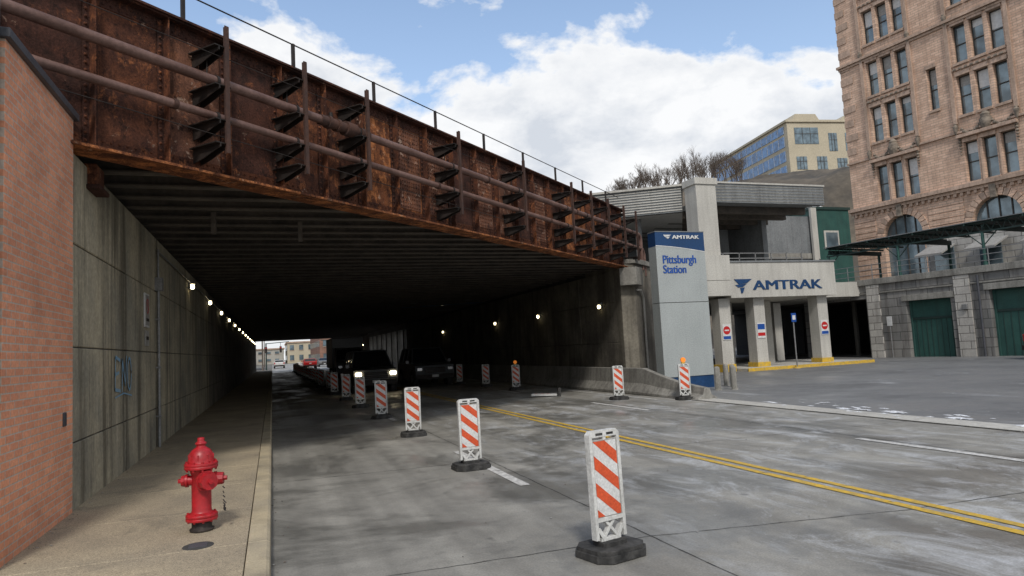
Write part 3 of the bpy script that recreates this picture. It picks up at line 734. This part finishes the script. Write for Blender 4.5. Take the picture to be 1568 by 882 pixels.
# ------------------------------------------------------------------ old station tower
b=B();W=32;rows=[(12.3,15.4),(17.5,20.6),(21.6,24.6),(26.2,29.2),(30.6,33.6),(35,38),(39.4,42.4)]
grp=[2.5,9.75,17.0,24.25]
ops=[];wins=[]
for g in grp:
    for z0,z1 in rows:
        for k in range(3):
            a=g+k*1.3;ops.append((a,a+.98,z0,z1));wins.append((a,a+.98,z0,z1))
    ops.append((g+.1,g+3.5,5,10.9))
for g in(7.55,14.8,22.1):
    ops.append((g,g+.75,18.6,22.0));wins.append((g,g+.75,18.6,22.0))
b.wall(0,W,0,46,ops,0,.7,'facade')
b.box(0,W,1.6,18,0,46,'dark');b.box(0,.7,.7,18,0,46,'facade')
for a,c,z0,z1 in wins:
    b.box(a,c,.42,.46,z0,z1,'glass')
    for x in(a,c-.07): b.box(x,x+.07,.34,.419,z0,z1,'frame')
    zm=z0+(z1-z0)*.5
    for z in(z0,zm-.04,z1-.08): b.box(a+.07,c-.07,.345,.418,z,z+.08,'frame')
    if random.random()<.6: b.box(a+.08,c-.08,.40,.418,z1-random.uniform(.5,1.4),z1-.08,random.choice(('signg','whites')))
    b.box(a-.08,c+.08,-.16,-.004,z0-.2,z0-.0,'fstone')
    b.box(a-.06,c+.06,-.08,-.003,z1,z1+.32,'fstone')
for g in grp:
    for x in(g-.5,g+3.75):
        b.box(x,x+.28,-.16,-.003,16.9,45,'fstone')
        for z in(16.5,25.3,34):
            b.lathe((x+.14,-.16,z),[(0,-.5),(.10,-.35),(.16,0),(.2,.25),(.08,.35),(.12,.42),(0,.5)],'orn',10)
    for z in(20.7,24.7,29.3,33.7,38.1): b.box(g-.2,g+3.73,-.12,-.003,z+.34,z+.52,'fstone')
    for z in(20.95,29.55):
        for i in range(9): b.box(g-.1+i*.42,g+.12+i*.42,-.18,-.121,z+.1,z+.24,'orn')
    for k in range(2): b.cyl((g+1.14+k*1.3,.06,12.3),(g+1.14+k*1.3,.06,15.4),.11,k='fstone',n=10)
    b.box(g-.3,g+3.9,-.4,-.003,15.75,16.0,'fstone')
    cx=g+1.8
    b.lathe((cx,-.1,16.5),[(0,-.8),(.22,-.65),(.4,-.2),(.44,.15),(.3,.45),(.36,.55),(.15,.8),(0,.85)],'orn',14)
    for sx in(-1,1):
        for i in range(9):
            r_=.13+.04*(i%2)
            b.lathe((cx+sx*(.45+i*.16),-.12,16.45-.45*math.sin(i*.38)-.05*(i%2)),[(0,-r_),(r_*.8,-r_*.5),(r_,0),(r_*.7,r_*.6),(0,r_)],'orn',7)
        for i in range(6):
            r_=.15-.015*i
            b.lathe((cx+sx*1.98,-.1,15.7-i*.24),[(0,-r_),(r_*.8,-r_*.4),(r_,.02),(r_*.6,r_*.7),(0,r_)],'orn',7)
    X0,X1=g+.1,g+3.5;cx=(X0+X1)/2;r=1.7;zs_=9.2
    for sgn in(-1,1):
        pts=[(cx+sgn*r,10.9)]+[(cx+sgn*r*math.cos(t*math.pi/16),zs_+r*math.sin(t*math.pi/16)) for t in range(9)]
        b.prism(pts[::sgn],.001,.699,'facade','y')
    for i in range(15):
        t0,t1=math.pi*i/15+.012,math.pi*(i+1)/15-.012
        p=[(cx+q*math.cos(t),zs_+q*math.sin(t)) for q,t in((r,t0),(r+.55,t0),(r+.55,t1),(r,t1))]
        b.prism(p,-.12,-.003,'fstone' if i%2 else 'facade','y')
    b.box(cx-.22,cx+.22,-.32,-.121,10.75,11.75,'orn')
    b.box(X0,X1,.45,.5,5,10.9,'glass')
    for i in range(1,4): b.box(X0+i*.85-.04,X0+i*.85+.04,.36,.449,5,10.9,'frame')
    b.box(X0,X1,.35,.449,9.1,9.25,'frame')
for i in range(14):
    z=5.2+i*.47
    if z<11.2:
        for a,c in[(0,2.0),(6.55,9.3),(13.8,16.5),(21.1,23.7)]: b.box(a,c,-.06,-.003,z,z+.40,'facade')
for i in range(22):
    z=17+i*1.27
    b.box(-.03,.9+.3*(i%2),-.06,-.0035,z,z+.6,'fstone')
for z,h,d in((11.85,.3,.45),(11.6,.25,.24),(16.15,.16,.18),(25.0,.22,.3),(24.8,.18,.14),(34.2,.3,.25),(45.2,.8,1.0),(44.8,.4,.6)):
    b.box(-d*.6,W,-d,-.002,z,z+h,'fstone')
for i in range(60): b.box(.2+i*.5,.42+i*.5,-.2,-.005,11.35,11.6,'fstone')
b.done('brick_station_building',(49,46.3,0),ROT,bevel=.02,seg=1)

b=B();b.box(38.3,41.8,40,43,4.1,10.7,'green');b.box(38.0,38.5,39.8,40,4.1,10.8,'conc_l');b.box(38.2,41.9,39.9,43.1,10.7,10.9,'greend')
b.box(34,38.3,40.2,43,0,10.2,'trim');b.box(34,38.3,40.1,40.19,7.0,7.4,'conc')
b.box(38.3,41.8,40,43,0,4.1,'dark')
b.box(39.2,40.6,39.93,39.99,7.7,9.1,'conc_l');b.box(39.35,40.45,39.9,39.929,7.85,8.95,'glass')
b.done('stair_tower')
b=B();b.box(40.5,46.5,46,52,0,12.0,'trim')
b.hexa([(40.5,46,12),(46.5,46,12),(46.5,52,12),(40.5,52,12),(42.5,48,13.5),(44.5,48,13.5),(44.5,50,13.5),(42.5,50,13.5)],'whites')
for i in range(6): b.cyl((40.7+i,46,12.03),(42.6+i*.36,48,13.53),.05,k='steel',n=5)
b.done('skylight_building')

# ------------------------------------------------------------------ hill
def sm(x): x=max(0,min(1,x));return x*x*(3-2*x)
def hz(X,Y):
    d=math.hypot(X,Y);az=math.degrees(math.atan2(X,Y))
    base=.222*min(d,205)
    v=base*sm((d-95)/48)*sm((az-21)/9)*sm((95-az)/15)
    return v*(1+.05*mathutils.noise.noise((X*.03,Y*.03,0)))+ (1.5*mathutils.noise.noise((X*.12,Y*.12,3))+.8*mathutils.noise.noise((X*.4,Y*.4,9)) if v>2 else 0)-.2
b=B();na,nd=160,90;vs=[]
for i in range(na):
    az=R(18+80*i/(na-1))
    for j in range(nd):
        d=85+ (j/(nd-1))**1.4*400;X,Y=d*math.sin(az),d*math.cos(az);vs.append((X,Y,hz(X,Y)))
b.add(vs,[(i*nd+j,i*nd+j+1,(i+1)*nd+j+1,(i+1)*nd+j) for i in range(na-1) for j in range(nd-1)],'rock',True)
b.done('hill',recalc=False)
b=B()
def branch(p,d,L,r,lv):
    q=p+d*L;b.cyl(p,q,r,r*.65,n=3,k='bark',caps=False)
    if lv==0:return
    for i in range(3 if lv>1 else 4):
        nd_=(d+Vector((random.uniform(-.6,.6),random.uniform(-.6,.6),random.uniform(-.1,.6)))).normalized()
        branch(p+d*L*random.uniform(.6,1),nd_,L*random.uniform(.62,.82),r*.6,lv-1)
for i in range(125):
    azd=random.uniform(25,39);az=R(azd);d=random.uniform(138,172)
    p=Vector((d*math.sin(az),d*math.cos(az),0));p.z=hz(p.x,p.y)-.5
    s_=1.0 if azd<33 else 1.3
    branch(p,Vector((random.uniform(-.1,.1),random.uniform(-.1,.1),1)).normalized(),random.uniform(1.6,2.6)*s_,.12,4)
b.done('bare_trees',recalc=False)

# office building on the hill
b=B();c0=Vector((132,144,0));dy=Vector((8,45,0)).normalized();dx=Vector((dy.y,-dy.x,0))
b.x=Matrix(((dx.x,dy.x,0,c0.x),(dx.y,dy.y,0,c0.y),(0,0,1,0),(0,0,0,1)))
b.box(0,30,.01,46,30,58,'beige')
for z in(43.6,47.6,51.6,55.2):
    h=2.9 if z<55 else 2.1
    b.box(-.12,-.003,1.5,45.5,z,z+h,'blueglass')
    for i in range(16): b.box(-.16,-.121,1.5+i*2.9,1.62+i*2.9,z,z+h,'whites')
b.box(-.5,30,-.4,46,58,58.6,'beige')
for x0,x1,z0,z1 in((2,9,52,56.5),(12,14.5,50,55),(17,20,50,55),(23,26,50,55),(2,5,45,48.5),(8,11,45,48.5),(14,17,45,48)):
    b.box(x0,x1,-.1,-.003,z0,z1,'glass')
    for f in(.33,.66): b.box(x0+(x1-x0)*f-.06,x0+(x1-x0)*f+.06,-.16,-.101,z0,z1,'frame')
    b.box(x0,x1,-.15,-.102,z0+(z1-z0)*.6,z0+(z1-z0)*.6+.12,'frame')
b.prism([(1.5,58.6),(9.5,58.6),(8.5,60.2),(2.5,60.2)],-.3,6,'beige','y');b.prism([(16,58.6),(24,58.6),(22.5,60),(17.5,60)],-.3,6,'beige','y')
b.box(-9,0,4,30,36,43.0,'beige')
for i in range(8): b.box(-9.1,-9.003,5+i*3,7.2+i*3,39.6,42,'blueglass')
b.done('office_building')

def bld(name,x0,x1,y0,y1,h,k,nf):
    b=B();b.box(x0,x1,y0,y1,0,h,k);b.box(x0-.3,x1+.3,y0-.3,y1+.3,h,h+.5,'fstone')
    fh=h/nf;n=max(2,int((x1-x0)/3));m=max(2,int((y1-y0)/3.5))
    for f in range(nf):
        for i in range(n):
            a=x0+.8+i*(x1-x0-1)/n;b.box(a,a+1.4,y0-.08,y0-.003,f*fh+1,f*fh+fh-.7,'glass');b.box(a-.1,a+1.5,y0-.14,y0-.081,f*fh+.85,f*fh+1,'fstone')
        for sx,o_ in((x0,-1),(x1,1)):
            for i in range(m):
                a=y0+.8+i*(y1-y0-1)/m;b.box(min(sx+.003*o_,sx+.08*o_),max(sx+.003*o_,sx+.08*o_),a,a+1.5,f*fh+1,f*fh+fh-.7,'glass')
    b.done(name)
bld('brick_building',10.9,34,172,215,9.5,'redb',3);bld('brick_building',-26,-3.2,118,150,8,'redb',2)
bld('office_block',-34,-9,205,260,13,'conc_l',4)
bld('office_block',-14,4,262,290,5.2,'conc_l',2);bld('brick_building',5,40,250,290,7,'beige',2)
for x,y in((-1.4,112),(11.6,130),(-1.6,160)):
    b=B();b.cyl((x,y,0),(x,y,8),.12,.08,k='bark');b.box(x-1,x+1,y-.05,y+.05,7.3,7.45,'bark');b.cyl((x,y,6.2),(x+1.6*(1 if x<0 else -1),y,6.8),.05,k='steel',n=6);b.done('utility_pole')
for x in(-.9,11):
    b=B();b.cyl((x,116,0),(x,116,4.3),.1,k='greend');sg=1 if x<0 else -1
    b.cyl((x,116,4.2),(x+sg*3.5,116,4.4),.06,k='greend')
    for q in(.0,2.2): 
        b.box(x+sg*q-.17,x+sg*q+.17,115.8,116,2.7,3.7,'black');b.cyl((x+sg*q,115.79,3.5),(x+sg*q,115.75,3.5),.11,k='signr')
        b.cyl((x+sg*q,115.9,3.7),(x+sg*q,115.9,4.3),.03,k='greend')
    b.done('traffic_light')

# ------------------------------------------------------------------ light
az=R(193);el=R(46)
sd=Vector((math.sin(az)*math.cos(el),math.cos(az)*math.cos(el),math.sin(el)))
l=bpy.data.lights.new('sun','SUN');l.energy=2.2;l.angle=R(8);l.color=(1,.95,.88)
lo=bpy.data.objects.new('sun',l);scene.collection.objects.link(lo);lo.rotation_euler=(-sd).to_track_quat('-Z','Y').to_euler()
w=bpy.data.worlds.new('World');scene.world=w;w.use_nodes=True;nt=w.node_tree
bg=nt.nodes['Background'];bg.inputs[1].default_value=.15
sk=N(nt,'ShaderNodeTexSky',sky_type='NISHITA');sk.sun_disc=False;sk.sun_elevation=el;sk.sun_rotation=az
sk.air_density=1.0;sk.dust_density=.5;sk.ozone_density=1.6
tc=N(nt,'ShaderNodeTexCoord');sp=N(nt,'ShaderNodeSeparateXYZ');nt.links.new(tc.outputs['Generated'],sp.inputs[0])
def cvec(loc):
    mp=N(nt,'ShaderNodeMapping');mp.inputs['Scale'].default_value=(1,1,1.7);mp.inputs['Location'].default_value=loc;nt.links.new(tc.outputs['Generated'],mp.inputs[0]);return mp.outputs[0]
n1=noise(nt,cvec((.35,.1,.2)),5.2,13,.57,.12)
bias=mapr(nt,sp.outputs[2],.30,.41,.21,-.045)
back=mapr(nt,sp.outputs[1],.3,-.3,0,.16)       # extra unseen cloud added behind the camera to raise ambient light
tot=mth(nt,'ADD',mth(nt,'ADD',n1,bias),back)
cm=mapr(nt,tot,.50,.575)
n2=noise(nt,cvec((.35,.1,.25)),6.5,12,.6,.2)
cc=mixc(nt,mapr(nt,n2,.40,.60),(6.6,6.62,6.65),(4.5,4.75,5.15))
# lit cloud rims: thin parts of the cumulus are brightest
cc=mixc(nt,mapr(nt,tot,.56,.72,.85,0),cc,(6.7,6.7,6.7))
skb=mixc(nt,1.,sk.outputs[0],(1.26,1.36,1.38),'MULTIPLY')
skb=mixc(nt,mapr(nt,sp.outputs[2],.05,.55,.42,.10),skb,(5.2,5.5,5.9))
out=mixc(nt,mth(nt,'MULTIPLY',cm,.96),skb,cc)
nt.links.new(out,bg.inputs[0])
scene.view_settings.view_transform='Standard';scene.view_settings.look='None';scene.view_settings.exposure=0
